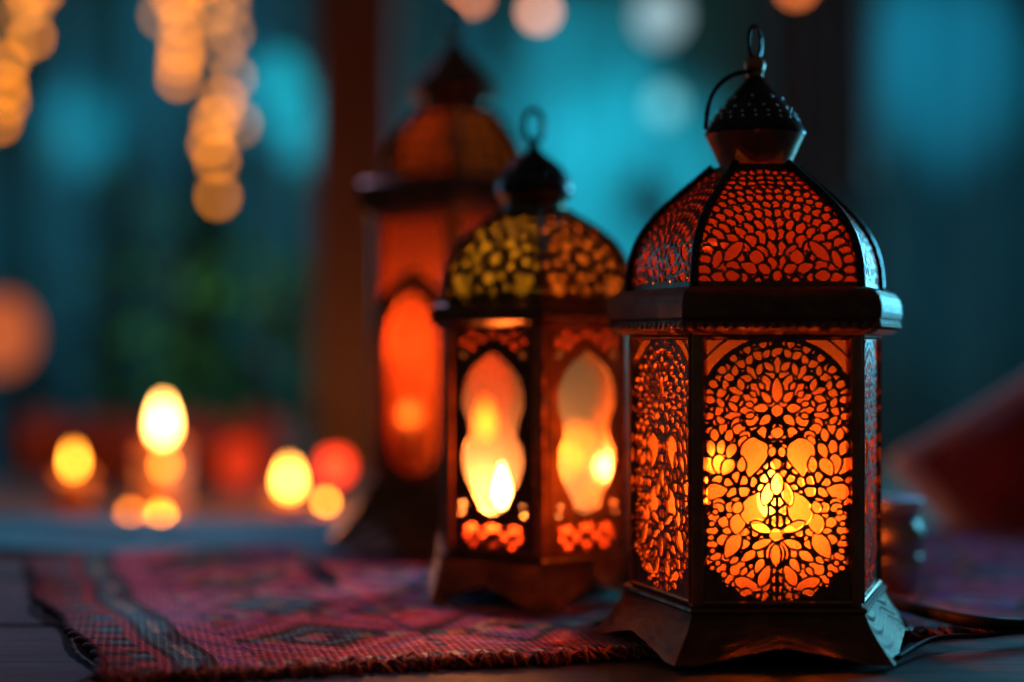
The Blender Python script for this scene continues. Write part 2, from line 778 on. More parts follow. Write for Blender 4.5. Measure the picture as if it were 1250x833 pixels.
    if spec.get('studs'):  # silver beads stand in for glints at the roof's pierced holes
        mb = MB()
        R = spec['roof']
        zz = np.array([p[1] for p in R])
        rr = np.array([p[0] for p in R])
        o_ = np.argsort(zz)
        for (t, m, ph) in spec['studs']:
            z = zz.min() + (zz.max() - zz.min()) * t
            r = np.interp(z, zz[o_], rr[o_])
            for k in range(m):
                a = (k + ph) * 2 * PI / m
                mb.sphere(((r + .0002) * math.cos(a), (r + .0002) * math.sin(a), z), spec.get('stud_r', .00055), 8, 6)
        tag(mb.build('stud', PEWTER, ro, True), kind='stuff')
    if spec.get('ball'):
        bz, br = spec['ball']
        mb = MB().sphere((0, 0, bz), br, 24, 14)
        mb.lathe([(br * .75, bz - br * 1.15), (br * .8, bz - br * .8), (br * .5, bz - br * .6)], 24)
        mb.build('ball', spec['m_neck'], root, True)
    zc, rx, rz, ang, wr = spec['ring']
    pts = [(rx * math.cos(a) * math.cos(ang), rx * math.cos(a) * math.sin(ang), zc + rz * math.sin(a)) for a in np.linspace(0, 2 * PI, 40, endpoint=False)]
    MB().tube(pts, wr, 8, True).build('hanging_ring', WIRE, root, True)
    if spec.get('handle'):
        MB().tube(spec['handle'], .0011, 8).build('handle', WIRE, root, True)
    return root


# ---- pierced patterns ----
def panel_main(wd, h):
    """floral trellis: upper and lower rosettes, pierced"""
    nx, ny = 210, 356
    X = np.linspace(-wd / 2, wd / 2, nx)
    Y = np.linspace(0, h, ny)
    XX, YY = np.meshgrid(X, Y)
    sx = wd / 63.0
    U = XX / sx                     # work in a 63 mm wide design
    k = 1 / 6.77
    zt = lambda y: (797 - y) * k * h / 113.0
    cu = zt(245)
    cl = zt(598)
    hole = np.full(U.shape, -9.0)
    r2 = np.random.default_rng(5)

    def big(g, collar=.9):
        nonlocal hole
        hole = np.maximum(np.minimum(hole, -(g + collar)), g)

    def leaf(x, y, dx, dy, L, W_, sh=.4, collar=.78, both=True):
        # zoomed design units; (dx, dy) is where the narrow end points, y down
        x = x - 258
        for sg in ((1, -1) if both and abs(x) > 2 else (1,)):
            a = math.atan2(-dy, dx * sg) + r2.normal(0, .05)
            big(teardrop(U, YY, sg * x * k + r2.normal(0, .08), zt(y) + r2.normal(0, .08), a, L * k * r2.uniform(1.02, 1.14), W_ * k * r2.uniform(1.02, 1.18), sh), collar)

    def polar(cx, cy_, rad, degs, L, W_, sh=.4, tang=0):
        for dg in degs:
            a = math.radians(dg)
            ux, uy = math.sin(a), -math.cos(a)
            if tang:
                ta = math.radians(tang)
                vx, vy = ux * math.cos(ta) - uy * math.sin(ta), ux * math.sin(ta) + uy * math.cos(ta)
            else:
                vx, vy = ux, uy
            leaf(cx + ux * rad, cy_ + uy * rad, vx, vy, L, W_, sh, both=True)

    # outermost first: later leaves cut a collar of metal into earlier ones
    polar(258, 245, 190, [12, 26, 40, 54, 68, 82, 96, 108], 30, 17, .2)
    polar(258, 245, 160, [0, 20, 38, 56, 74, 92, 110], 34, 18, .5, 55)
    polar(258, 245, 158, [10, 29, 47, 65, 83, 101], 26, 15, .5, -50)
    for c_ in (0, 34, 66, 98):
        polar(258, 245, 124, [c_], 40, 18, .5)
        polar(258, 245, 122, [c_ + 11], 32, 15, .4, 38)
        if c_:
            polar(258, 245, 122, [c_ - 11], 32, 15, .4, -38)
    polar(258, 245, 118, [118, 131, 144, 157, 170], 34, 24, -.25)
    polar(258, 245, 80, [22, 45, 68, 92, 116], 42, 21, .5)
    polar(258, 245, 78, [34, 57, 80, 104], 20, 11, .2)
    polar(258, 245, 46, [42, 88, 134], 36, 18, .6)
    leaf(258, 192, 0, -1, 62, 27, .3)
    leaf(258, 250, 0, 1, 30, 28, 0)
    leaf(258, 312, 0, 1, 28, 28, 0)
    # fans at the sides
    polar(95, 445, 130, [-22, -4, 14, 32], 32, 19, .2)
    polar(95, 445, 92, [-30, -12, 6, 24], 40, 21, -.3)
    polar(95, 445, 46, [-28, 4, 36], 50, 27, -.5)
    leaf(92, 476, 1, -.25, 58, 38, .8)
    leaf(100, 512, 1, .5, 36, 24, .3)
    # lower rosette
    polar(262, 598, 176, [64, 74, 86, 98, 110, 122, 134, 146, 158, 170], 30, 19, .3)
    polar(262, 598, 178, [69, 80, 92, 104, 116, 128, 140, 152, 164], 14, 11, 0)
    polar(262, 598, 138, [58, 76, 95, 113, 131, 149, 167], 46, 25, -.45)
    polar(262, 598, 134, [67, 85, 104, 122, 140, 158], 24, 13, .4)
    polar(262, 598, 96, [62, 84, 106, 128, 152], 42, 19, .5)
    leaf(135, 628, -.5, .9, 72, 34, .4)
    leaf(150, 566, .2, -1, 52, 34, -.3)
    leaf(178, 736, -.9, -.35, 74, 26, -.6)
    leaf(222, 712, .5, -1, 58, 24, .4)
    leaf(345, 762, 1, .2, 34, 20, .2)
    leaf(196, 524, .35, -1, 86, 58, .35)
    leaf(192, 380, -.18, 1, 104, 62, .85)
    leaf(160, 400, -.05, 1, 40, 20, -.4)
    leaf(232, 480, .3, -1, 62, 24, .3)
    leaf(258, 455, 0, -1, 56, 25, .2)
    leaf(262, 400, 0, -1, 28, 24, 0)
    leaf(245, 365, .2, -1, 26, 17, 0)
    leaf(150, 520, .4, -1, 30, 22, .2)
    leaf(214, 576, 1, .4, 58, 20, .5)
    leaf(216, 622, 1, -.35, 52, 17, .5)
    leaf(240, 640, .35, -1, 46, 16, .5)
    leaf(262, 655, 0, 1, 58, 24, .2)
    leaf(262, 598, 1, 0, 34, 28, 0)
    # small irregular piercings between the leaves
    pts_ = []
    for _ in range(9000):
        x, y = r2.uniform(0, 33), r2.uniform(-2, h + 2)
        if all((x - a) ** 2 + (y - b) ** 2 > 3.6 ** 2 for (a, b) in pts_):
            pts_.append((x, y))
    seeds = [q for (x, y) in pts_ for q in ((x, y), (-x, y))]
    vor = vor_field(U, YY, seeds, 1.1, .18) - .12
    hole = np.maximum(hole, np.minimum(vor, -hole - 1.0))
    ru = np.hypot(U, YY - cu)
    hole = np.where(YY < cu - 3, np.minimum(hole, np.abs(ru - 14.4) - .6), hole)
    # outline of the trellis: arched top inside a frame, lobed round bottom
    H = np.hypot(U / 30.2, np.clip(zt(610) - YY, 0, None) / 25.5)
    body = (1 - H) * 25
    body += .8 * np.cos(U * .9) * (YY < zt(640))
    body = np.minimum(body, 30.2 - np.abs(U))
    body = np.minimum(body, h - 2.4 - YY)
    tp = 30.4 - np.hypot(U, np.clip(YY - cu + 2, 0, None))
    lat = np.minimum(body, tp)
    lat = np.minimum(hole, lat)
    # corner spandrels left open outside the top circle
    cor = np.minimum(np.hypot(U, YY - cu + 2) - 32.6, np.minimum(30.0 - np.abs(U), h - 3.0 - YY))
    cor = np.where(YY > cu, cor, -5)
    cor = np.minimum(cor, np.abs(np.hypot(U, YY - cu + 2) - 37.2) - .45)
    lat = np.maximum(lat, cor)
    lat = np.minimum(lat, 29.6 + .5 * np.cos(YY * 1.15) - np.abs(U))
    return sheet2d(-lat, X, Y)


def dome_grid(prof, wid, nx=190, nt=190):
    zs = np.array([p[0] for p in prof])
    ks = np.array([p[1] for p in prof])
    tt = np.linspace(0, 1, len(prof))
    ds = np.hypot(np.diff(zs), np.diff(ks) * wid * .8)
    s = np.concatenate([[0], np.cumsum(ds)]) * 1000
    T = np.linspace(0, 1, nt)
    Uu = np.linspace(-1, 1, nx)
    UU, TT = np.meshgrid(Uu, T)
    hw = np.interp(TT, tt, ks) * wid / 2 * 1000
    SS = np.interp(TT, tt, s)
    return Uu, T, UU * hw, SS, hw, s[-1]


def dome_main(prof, wid):
    Uu, T, X, S, hw, smax = dome_grid(prof, wid, 200, 200)
    r2 = np.random.default_rng(11)
    hole = np.full(X.shape, -9.0)

    def big(g, collar=1.1):
        nonlocal hole
        hole = np.maximum(np.minimum(hole, -(g + collar)), g)

    def fan(cx, cy_, rad, degs, L, W_, sh):
        for dg in degs:
            for sg in ((1, -1) if dg > .1 or cx else (1,)):
                a = math.radians(dg)
                ang = math.atan2(math.cos(a), sg * math.sin(a)) + r2.normal(0, .06)
                big(teardrop(X, S, sg * (cx + rad * math.sin(a)) + r2.normal(0, .1), cy_ + rad * math.cos(a) + r2.normal(0, .1), ang, L * r2.uniform(.95, 1.1), W_ * r2.uniform(.95, 1.12), sh))
    for (rad, st, L, W_, sh) in ((45.5, 5.2, 4.0, 2.7, .2), (41, 6.0, 4.4, 3.2, -.2), (36, 7.0, 5.0, 3.4, .4), (30.5, 8.0, 5.6, 3.5, -.3), (24.8, 10.5, 6.2, 3.7, .5), (18.8, 13.5, 6.4, 3.9, -.3), (12.6, 20, 7.0, 3.8, .5), (6.6, 36, 5.8, 3.4, .4)):
        n_ = int(96 / st)
        off_ = 0 if int(rad) % 2 else st / 2
        fan(0, 4.2, rad, [off_ + st * q for q in range(n_)], L, W_, sh)
    for sg in (-1, 1):
        big(teardrop(X, S, sg * 18, 15.5, PI / 2 + sg * .75, 11.5, 4.4, 0), .8)
        big(teardrop(X, S, sg * 8.5, 13.0, PI / 2, 6.0, 5.6, .2), .8)
        big(teardrop(X, S, sg * 25, 12, PI / 2 + sg * .35, 8, 3.4, 0), .8)
    big(2.0 - np.hypot(X, S - 5.0), .8)
    pts_ = []
    for _ in range(5000):
        x, y = r2.uniform(0, 37), r2.uniform(0, smax)
        if all((x - a) ** 2 + (y - b) ** 2 > 3.2 ** 2 for (a, b) in pts_):
            pts_.append((x, y))
    vor = vor_field(X, S, [q for (x, y) in pts_ for q in ((x, y), (-x, y))], 1.1, .18) - .12
    hole = np.maximum(hole, np.minimum(vor, -hole - 1.0))
    # trefoil outline
    lim = hw - 5.6 - 3.0 * np.exp(-((S - .50 * smax) / 2.6) ** 2) - 2.2 * (S > .5 * smax)
    lim = np.minimum(lim, S - 2.6)
    lim = np.minimum(lim, smax - 5 - S)
    return sheet2d(-np.minimum(hole, lim), Uu, T)


def blob_cluster(XX, YY, pts, r):
    h = np.full(XX.shape, -9.0)
    for (x, y, k, e) in pts:
        h = np.maximum(h, r * k - np.hypot((XX - x) / e, YY - y))
    return h


def panel_second(wd, h):
    """lobed window with small pierced flowers above and below"""
    nx, ny = 130, 300
    X = np.linspace(-wd / 2, wd / 2, nx)
    Y = np.linspace(0, h, ny)
    XX, YY = np.meshgrid(X, Y)
    c = h * .530
    # long lobed opening, pinched at the waist
    yk = np.array([-41, -40, -36, -31, -25, -16, -8, -2, 5, 13, 21, 28, 33, 37, 40, 41.0]) * .98
    wk = np.array([0, 6.5, 8.0, 10.5, 14.5, 17.2, 16.6, 13.2, 14.2, 17.4, 17.2, 15.0, 11.5, 7.0, 2.5, 0])
    fine = np.interp(np.linspace(-42, 42, 400), yk, wk)
    fine = np.convolve(np.pad(fine, 8, 'edge'), np.ones(17) / 17, 'valid')
    win = (np.interp(YY - c, np.linspace(-42, 42, 400), fine) - np.abs(XX)) * .85
    win = np.where(np.abs(YY - c) > 40.5, -2 - np.abs(XX) * .1, win)
    ps = [(0, 13.0, 1.25, 2.3), (0, 4.6, 1.1, 1.2)]
    for q in (-1, 1):
        ps += [(q * 12.2, 12.6, 1.25, 2.0), (q * 6.4, 8.6, 1.25, 1.3), (q * 14.8, 8.0, 1.0, 1.1), (q * 11.0, 4.4, 1.15, 1.2), (q * 17.4, 20, .8, 1.2), (q * 16.6, 24.5, .8, 1.2)]
    low = blob_cluster(XX, YY, ps, 1.55)
    pu = [(0, 3.6, 1.0, 1.6)]
    for q in (-1, 1):
        pu += [(q * 6.6, 1.2, 1.15, 1.3), (q * 12.2, 3.6, 1.1, 1.3), (q * 11.6, -2.4, 1.2, 1.2), (q * 17.0, -.4, 1.2, 1.1), (q * 16.6, -7.0, 1.1, 1.1)]
    high = blob_cluster(XX, YY - (h - 8.0), pu, 1.6)
    hole = np.maximum.reduce([win, np.minimum(low, -(win + 1.6)), np.minimum(high, -(win + 1.6))])
    hole = np.minimum(hole, wd / 2 - 2.0 - np.abs(XX))
    return sheet2d(-hole, X, Y)


def dome_second(prof, wid):
    Uu, T, X, S, hw, smax = dome_grid(prof, wid, 120, 120)
    r2 = np.random.default_rng(4)
    cy_ = smax * .36
    sd = rings(0, cy_, [(10.5, 9, 0), (17, 13, .5), (24, 18, 0), (31, 22, .5)])
    sd = [(x + r2.normal(0, .4), y + r2.normal(0, .4)) for (x, y) in sd] + [(0, cy_)]
    hole = vor_field(X, S, sd, 3.9, .4)
    hole = np.minimum(hole, np.abs(np.hypot(X, S - cy_) - 6.5) - 1.0)
    for q in range(9):
        a = q * 2 * PI / 9 + .3
        hole = np.maximum(hole, 1.9 + .9 * math.sin(q * 2.3) - np.hypot(X - 11 * math.cos(a), S - cy_ - 10.5 * math.sin(a)))
    for (x, y, q) in ((-17, 6, 3.0), (16, 6.5, 3.4), (19, 11, 2.0), (-20, 12, 1.8)):
        hole = np.maximum(hole, q - np.hypot((X - x) * .7, S - y))
    lim = np.minimum.reduce([hw - 3.4, S - 3.0, smax * .88 - S])
    return sheet2d(-np.minimum(hole, lim), Uu, T)


def panel_third(wd, h):
    """pointed-arch window with open spandrels above"""
    nx, ny = 110, 300
    X = np.linspace(-wd / 2, wd / 2, nx)
    Y = np.linspace(0, h, ny)
    XX, YY = np.meshgrid(X, Y)
    hw = wd / 2 - 8.5
    spring = h * .52
    top = np.hypot(np.abs(XX) + hw * .9, np.clip(YY - spring, 0, None))
    arch = np.minimum(hw * 1.9 - top, hw - np.abs(XX))
    low = hw - np.hypot(XX, np.clip(hw + 5 - YY, 0, None))
    win = np.minimum(arch, low)
    win = np.minimum(win, hw - 2.2 * (np.cos((YY - spring * .5) / h * 7) > 2) - np.abs(XX))
    sp = np.minimum.reduce([-(win + 12.5), YY - spring - 9, wd / 2 - 3.5 - np.abs(XX), h - 4 - YY])
    hole = np.maximum(win, sp)
    return sheet2d(-hole, X, Y)


def dome_third(prof, wid):
    Uu, T, X, S, hw, smax = dome_grid(prof, wid, 90, 90)
    r2 = np.random.default_rng(9)
    sd = [(x + (3 if int(y / 6) % 2 else 0) + r2.normal(0, .5), y + r2.normal(0, .5)) for x in np.arange(-45, 46, 11) for y in np.arange(3, smax, 11)]
    hole = vor_field(X, S, sd, 3.6, .4)
    lim = np.minimum.reduce([hw - 4, S - 4, smax - 5 - S])
    return sheet2d(-np.minimum(hole, lim), Uu, T)


def candle(loc, wax_h, wax_r, flame_h, label, group=None, wax=WAX, fmat=FLAME, energy=0, lcol=(1, .34, .08), flame_r=None, lr=.006):
    t = thing('candle', loc, label, 'candle', group)
    r = wax_r
    MB().lathe([(r * .96, 0), (r, .001), (r, wax_h - .0012), (r * .93, wax_h), (r * .80, wax_h - .0008), (r * .3, wax_h - .0022)], 32).build('wax', wax, t, True)
    MB().tube([(0, 0, wax_h - .003), (.0002, 0, wax_h + .003), (.0009, 0, wax_h + .0065)], .0006, 6).build('wick', WICK, t, True)
    fr = flame_r or flame_h * .22
    zb = wax_h + .0035
    prof = []
    for q in range(17):
        u = q / 16
        prof.append((max(1e-5, fr * math.sin(PI * u ** .72) ** .85 * (1.0 - .25 * u)), zb + flame_h * u))
    MB().lathe(prof, 20, cap0=False, cap1=False).build('flame', fmat, t, True)
    if energy:
        l = lamp('candle_light', 'POINT', (0, 0, zb + flame_h * .45), energy, lcol, lr)
        l.parent = t
    return t


HEX_MAIN = [(-.0350, -.0565), (.0350, -.0565), (.0575, 0), (.0350, .0565), (-.0350, .0565), (-.0575, 0)]


def hexagon(R, rot):
    return [(R * math.cos(rot + k * PI / 3), R * math.sin(rot + k * PI / 3)) for k in range(6)]


# ------------------------------------------------------------------ setting: floor, table
def wood_mat(name, c0, c1, r0=.42, r1=.65, grain=(2.5, 38, 38), bump=.5):
    m, nt, out = newmat(name)
    p = N(nt, 'ShaderNodeBsdfPrincipled')
    oi = N(nt, 'ShaderNodeObjectInfo')
    tc = N(nt, 'ShaderNodeTexCoord')
    ad = N(nt, 'ShaderNodeVectorMath', operation='MULTIPLY_ADD')
    ad.inputs[1].default_value = (1, 1, 1)
    sc = N(nt, 'ShaderNodeVectorMath', operation='SCALE')
    sc.inputs[0].default_value = (7, 3, 5)
    nt.links.new(oi.outputs['Random'], sc.inputs['Scale'])
    nt.links.new(tc.outputs['Object'], ad.inputs[0])
    nt.links.new(sc.outputs[0], ad.inputs[2])
    mp = N(nt, 'ShaderNodeMapping')
    mp.inputs['Scale'].default_value = grain
    nt.links.new(ad.outputs[0], mp.inputs[0])
    nz = N(nt, 'ShaderNodeTexNoise')
    nz.inputs['Scale'].default_value = 3.0
    nz.inputs['Detail'].default_value = 7
    nz.inputs['Roughness'].default_value = .65
    nz.inputs['Distortion'].default_value = .6
    nt.links.new(mp.outputs[0], nz.inputs['Vector'])
    cr = ramp(nt, nz.outputs['Fac'], [(.3, c0), (.72, c1)])
    nt.links.new(cr.outputs[0], p.inputs['Base Color'])
    mr = N(nt, 'ShaderNodeMapRange')
    mr.inputs['To Min'].default_value = r0
    mr.inputs['To Max'].default_value = r1
    nt.links.new(nz.outputs['Fac'], mr.inputs['Value'])
    nt.links.new(mr.outputs[0], p.inputs['Roughness'])
    b = N(nt, 'ShaderNodeBump')
    b.inputs['Strength'].default_value = bump
    b.inputs['Distance'].default_value = .0015
    nt.links.new(nz.outputs['Fac'], b.inputs['Height'])
    nt.links.new(b.outputs[0], p.inputs['Normal'])
    nt.links.new(p.outputs[0], out.inputs[0])
    return m


WOOD = wood_mat('weathered_table_wood', (.018, .016, .015), (.085, .068, .058), .62, .9, bump=1.0)
BENCHW = wood_mat('bench_wood', (.10, .06, .045), (.22, .14, .10))
POSTW = wood_mat('post_wood', (.075, .034, .026), (.14, .060, .044), grain=(30, 30, 2.5))
GROUND = surface('ground_earth', (.03, .03, .028), (.06, .055, .05), 0, .8, .95, 6, .4, 30)

fl = MB().add([(-6, -1, -.76), (6, -1, -.76), (6, 6, -.76), (-6, 6, -.76)], [(0, 1, 2, 3)]).build('ground', GROUND)
tag(fl, kind='structure')

table = thing('wooden_table', (0, .6, 0), 'dark weathered plank table under the rug and lanterns', 'table')
ys = [.12, .26, .395, .54, .675, .81, .945, 1.075]
for a, b in zip(ys[:-1], ys[1:]):
    a, b = a - .6, b - .6
    mb = MB()
    e = .0025
    L = .95
    prof = [(a + .001, -.03), (a + .001, -e), (a + .001 + e, 0), (b - .001 - e, 0), (b - .001, -e), (b - .001, -.03)]
    xs = np.linspace(-L, L, 40)
    ringsl = []
    for x in xs:
        dz = .0004 * math.sin(x * 23 + a * 50)
        ringsl.append([(x, y, z + (dz - .0006 if z > -.02 else 0)) for (y, z) in prof])
    mb.sweep(ringsl, cap0=True, cap1=True)
    mb.build('plank', WOOD, table)
for sx in (-1, 1):
    for sy in (-.36, .36):
        MB().box(sx * .85 - .035, sx * .85 + .035, sy - .03, sy + .03, -.758, -.031).build('leg', WOOD, table)

# ------------------------------------------------------------------ rug
FL = Vector((-.160, .553))
UD = Vector((.966, .257))
VD = Vector((-.400, .916))
RU, RV = .85, .322
rug = thing('rug', (FL.x, FL.y, 0), 'red and pink woven kilim rug with fringed front edge spread on the table', 'rug')


def rug_z(u, v):
    z = .0013 + .0004 * math.sin(u * 31 + v * 17) * math.sin(v * 37 - u * 9) + .0003 * math.sin(u * 83 + v * 51)
    z += .006 * math.exp(-((u + .02) / .030) ** 2) * (.45 + .55 * math.sin(v * 19 + .6) ** 2) * min(1, v * 8 + .35)
    z += .006 * math.exp(-((v - .325) / .02) ** 2) * (math.sin(u * 21) * .5 + .5) * (1 if u < .18 else max(0, 1 - (u - .18) * 12))
    z += .004 * math.exp(-((u - .09 - .2 * v) / .02) ** 2) * math.exp(-((v - .25) / .08) ** 2)
    return z


def rug_xy(u, v):
    w = .004 * math.sin(v * 22 + .5) + .0025 * math.sin(v * 61)
    w2 = .003 * math.sin(u * 17 + 1) + .0012 * math.sin(u * 63)
    p = UD * (u + w * (1 if u < .3 else 0) * max(0, 1 - u * 6)) + VD * (v + w2 * max(0, 1 - v * 10))
    return p


RED, PINK, DRED, TEAL, NAVY, CREAM, PURP, GOLD, BLK = ((.62, .06, .10), (.86, .22, .36), (.34, .02, .06), (.06, .34, .36),
                                                        (.03, .05, .12), (.70, .58, .45), (.46, .12, .40), (.58, .34, .09), (.015, .012, .014))


def rug_col(u, v, ju):
    # borders run along the two edges seen; field with stepped diamonds
    st = .0035
    uq = round(u / st) * st
    vq = round(v / .003) * .003
    bu = u
    if bu < .012:
        return DRED if int(v / .006) % 3 else BLK
    if bu < .022:
        return (TEAL, BLK, RED, NAVY)[int(v / .008) % 4]
    if bu < .046:
        k = int((u - .022) / .004)
        return [RED, BLK, TEAL, CREAM, TEAL, BLK][k % 6] if (int(v / .03) % 2 or k in (0, 5)) else [RED, NAVY, TEAL, TEAL, NAVY, RED][k % 6]
    if bu < .062:
        return PINK if int((u + v * .5) / .005) % 4 else PURP
    if v < .012:
        return (RED, BLK)[int(u / .005) % 5 == 0]
    if v < .020:
        return (CREAM, NAVY, RED)[int(u / .004) % 3]
    if v < .030:
        return RED
    # field
    cell = .084
    fu = ((uq - .062) / cell) % 1 - .5
    fv = ((vq - .030) / (cell * .92)) % 1 - .5
    ci = int((uq - .062) / cell) + 3 * int((vq - .03) / (cell * .92))
    d = abs(fu) + abs(fv)
    ring_ = int(d * 11)
    pal = [[GOLD, NAVY, TEAL, BLK, RED, PINK, RED, PURP, PINK, RED, RED],
           [NAVY, CREAM, PURP, PURP, BLK, RED, PINK, PINK, RED, RED, PINK],
           [PINK, TEAL, TEAL, NAVY, GOLD, RED, PINK, RED, RED, PURP, RED]][ci % 3]
    c = pal[min(ring_, 10)]
    if abs(((u - .062) / cell) % 1 - .5) > .47:
        c = (PURP, NAVY)[int(v / .006) % 2]
    if v % .058 < .009:
        c = (TEAL, GOLD, NAVY, CREAM, PINK, BLK)[(int(u / .007) + int(v / .058) * 2) % 6]
    # worn indigo bands far from the front edge
    if .262 < v < .30:
        c = [NAVY, PURP, BLK, NAVY][int(u / .013 + int(v / .006)) % 4]
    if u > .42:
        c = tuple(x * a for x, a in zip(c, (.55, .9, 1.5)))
    return c


nu, nv = 520, 200
us = np.linspace(0, RU, nu + 1)
vsl = np.linspace(0, RV, nv + 1)
rv = []
for v in vsl:
    for u in us:
        p = rug_xy(u, v)
        rv.append((p.x, p.y, rug_z(u, v)))
rf = [(r * (nu + 1) + c, r * (nu + 1) + c + 1, (r + 1) * (nu + 1) + c + 1, (r + 1) * (nu + 1) + c) for r in range(nv) for c in range(nu)]


def rug_mat():
    m, nt, out = newmat('kilim_weave')
    p = N(nt, 'ShaderNodeBsdfPrincipled')
    at_ = N(nt, 'ShaderNodeAttribute')
    at_.attribute_name = 'yarn'
    nz = noise_node(nt, 130, 4, .6)
    mx = N(nt, 'ShaderNodeMix', data_type='RGBA', blend_type='MULTIPLY')
    mx.inputs[0].default_value = 1
    cr = ramp(nt, nz.outputs['Fac'], [(.3, (.55, .55, .55)), (.72, (1.15, 1.1, 1.1))])
    nt.links.new(at_.outputs['Color'], mx.inputs[6])
    nt.links.new(cr.outputs[0], mx.inputs[7])
    nt.links.new(mx.outputs[2], p.inputs['Base Color'])
    p.inputs['Roughness'].default_value = .9
    p.inputs['Sheen Weight'].default_value = .25
    p.inputs['Specular IOR Level'].default_value = .2
    # woven ribs
    tc = N(nt, 'ShaderNodeTexCoord')
    mp = N(nt, 'ShaderNodeMapping')
    mp.inputs['Rotation'].default_value = (0, 0, -math.atan2(UD.y, UD.x))
    nt.links.new(tc.outputs['Object'], mp.inputs[0])
    hs = []
    for d, s in (('X', 95), ('Y', 130)):
        w = N(nt, 'ShaderNodeTexWave')
        w.bands_direction = d
        w.inputs['Scale'].default_value = s
        w.inputs['Distortion'].default_value = 1.4
        w.inputs['Detail Scale'].default_value = 3
        nt.links.new(mp.outputs[0], w.inputs['Vector'])
        hs.append(w)
    mu = N(nt, 'ShaderNodeMath', operation='MULTIPLY')
    nt.links.new(hs[0].outputs['Fac'], mu.inputs[0])
    nt.links.new(hs[1].outputs['Fac'], mu.inputs[1])
    b = N(nt, 'ShaderNodeBump')
    b.inputs['Strength'].default_value = .9
    b.inputs['Distance'].default_value = .0016
    nt.links.new(mu.outputs[0], b.inputs['Height'])
    nt.links.new(b.outputs[0], p.inputs['Normal'])
    nt.links.new(p.outputs[0], out.inputs[0])
    return m


KILIM = rug_mat()
ro = mesh_obj('weave', rv, rf, KILIM, rug, True)
ca = ro.data.attributes.new('yarn', 'FLOAT_COLOR', 'FACE')
cols = np.empty((len(rf), 4), np.float32)
k = 0
for r in range(nv):
    for c in range(nu):
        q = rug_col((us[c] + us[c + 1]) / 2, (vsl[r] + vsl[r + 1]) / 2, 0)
        cols[k, :3] = q
        cols[k, 3] = 1
        k += 1
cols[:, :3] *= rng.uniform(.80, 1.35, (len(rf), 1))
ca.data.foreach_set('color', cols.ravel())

YARN_R = surface('red_yarn', (.16, .02, .02), (.36, .06, .04), 0, .85, .95, 300, .5, 600)
YARN_D = surface('dark_red_yarn', (.06, .008, .012), (.20, .02, .03), 0, .85, .95, 200, .6, 500)
YARN_O = surface('rust_yarn', (.26, .06, .02), (.48, .15, .06), 0, .85, .95, 300, .5, 600)
# twisted binding along the left edge
mb = MB()
pts = [rug_xy(-.003, v) for v in np.linspace(-.004, RV, 90)]
pts3 = [(p.x, p.y, rug_z(-.003, max(0, v)) + .001) for p, v in zip(pts, np.linspace(-.004, RV, 90))]
for ph in (0, PI):
    q = []
    for i, p in enumerate(pts3):
        a = i * .9 + ph
        q.append((p[0] +   .0012 * math.cos(a), p[1], p[2] + .0012 * math.sin(a)))
    mb.tube(q, .0014, 7)
mb.build('binding', YARN_D, rug, True)
# frayed fringe along the front edge
for (nm, mat, cnt) in (('fringe', YARN_O, 900), ('frayed_yarn', YARN_R, 700)):
    mb = MB()
    for _ in range(cnt):
        u = random.uniform(-.004, RU)
        p = rug_xy(max(u, 0), 0)
        z = rug_z(max(u, 0), 0)
        L = random.uniform(.004, .012)
        a = random.gauss(0, .9)
        d = (-VD * math.cos(a) + UD * math.sin(a)) * L
        lift = random.uniform(.0, .004)
        q = [(p.x, p.y, z), (p.x + d.x * .5, p.y + d.y * .5, z * .8 + lift), (p.x + d.x, p.y + d.y, max(.0006, lift * .5))]
        mb.tube(q, random.uniform(.0004, .0009), 4)
    tag(mb.build(nm, mat, rug, True), kind='stuff')

# ------------------------------------------------------------------ main lantern
MX, MY = .1108, .6495
RUGZ = .0018
AMBER = pane_mat('amber_glass', (1, .34, .06), (.34, .080, .017), .46, .04)
REDDOME = pane_mat('red_dome_glass', (1, .2, .04), (.36, .036, .010), .12, .03)
main = thing('lantern', (MX, MY, RUGZ), 'large hexagonal bronze lantern with pierced floral trellis panels beside the small jar', 'lantern')
main['group'] = 'candle lanterns on the table'
handle = []
for t in np.linspace(0, 1, 18):
    # wire bail folded down to the left side of the roof
    x = -.0025 - .0205 * math.sin(t * PI / 2) ** .9
    z = .2545 - .0255 * t ** 2.0 - .001 * t
    handle.append((x, -.004 - .001 * t, z))
lantern(main, HEX_MAIN, dict(
    body=(.0192, .1355), base_off=.0145, arch=.0062, post=.0042, rib=.0019,
    m_base=BASEM, m_frame=BRONZE, m_post=COPPER, m_panel=BRONZE, m_glass=AMBER, m_eave=EMBOSS,
    m_dome=BRONZE, m_domeglass=REDDOME, m_rib=BLACKM, m_neck=COPPER, m_roof=BLACKM,
    panel=panel_main, dome_panel=dome_main,
    eave=[(-3, .1345), (4, .1350), (7, .1365), (8.4, .1385), (8.6, .1405), (7.8, .1412), (8.8, .1420), (9.2, .1445), (9, .1480), (8, .1510), (6, .1535), (3, .1548), (-2, .1552), (-3, .15)],
    dome=[(.1545, 1.0), (.166, .985), (.1775, .92), (.188, .79), (.1965, .635), (.2040, .48), (.2112, .335)],
    neck=[(.0140, .2085), (.0152, .2090), (.0154, .2105), (.0175, .2155), (.0200, .2210), (.0222, .2255), (.0226, .2262)],
    roof=[(.0226, .2258), (.0229, .2266), (.0224, .2278), (.0205, .2310), (.0178, .2350), (.0140, .2400), (.0100, .2450), (.0062, .2495), (.0030, .2532), (.0022, .2550)],
    studs=[(.22, 22, 0), (.30, 20, .5), (.40, 16, .2), (.56, 9, .4)], stud_r=.0008,
    ball=(.2580, .0048), ring=(.2685, .0046, .0076, .75, .00095), handle=handle))
mb = MB()
ring_pts = offset_poly(HEX_MAIN, .0081)
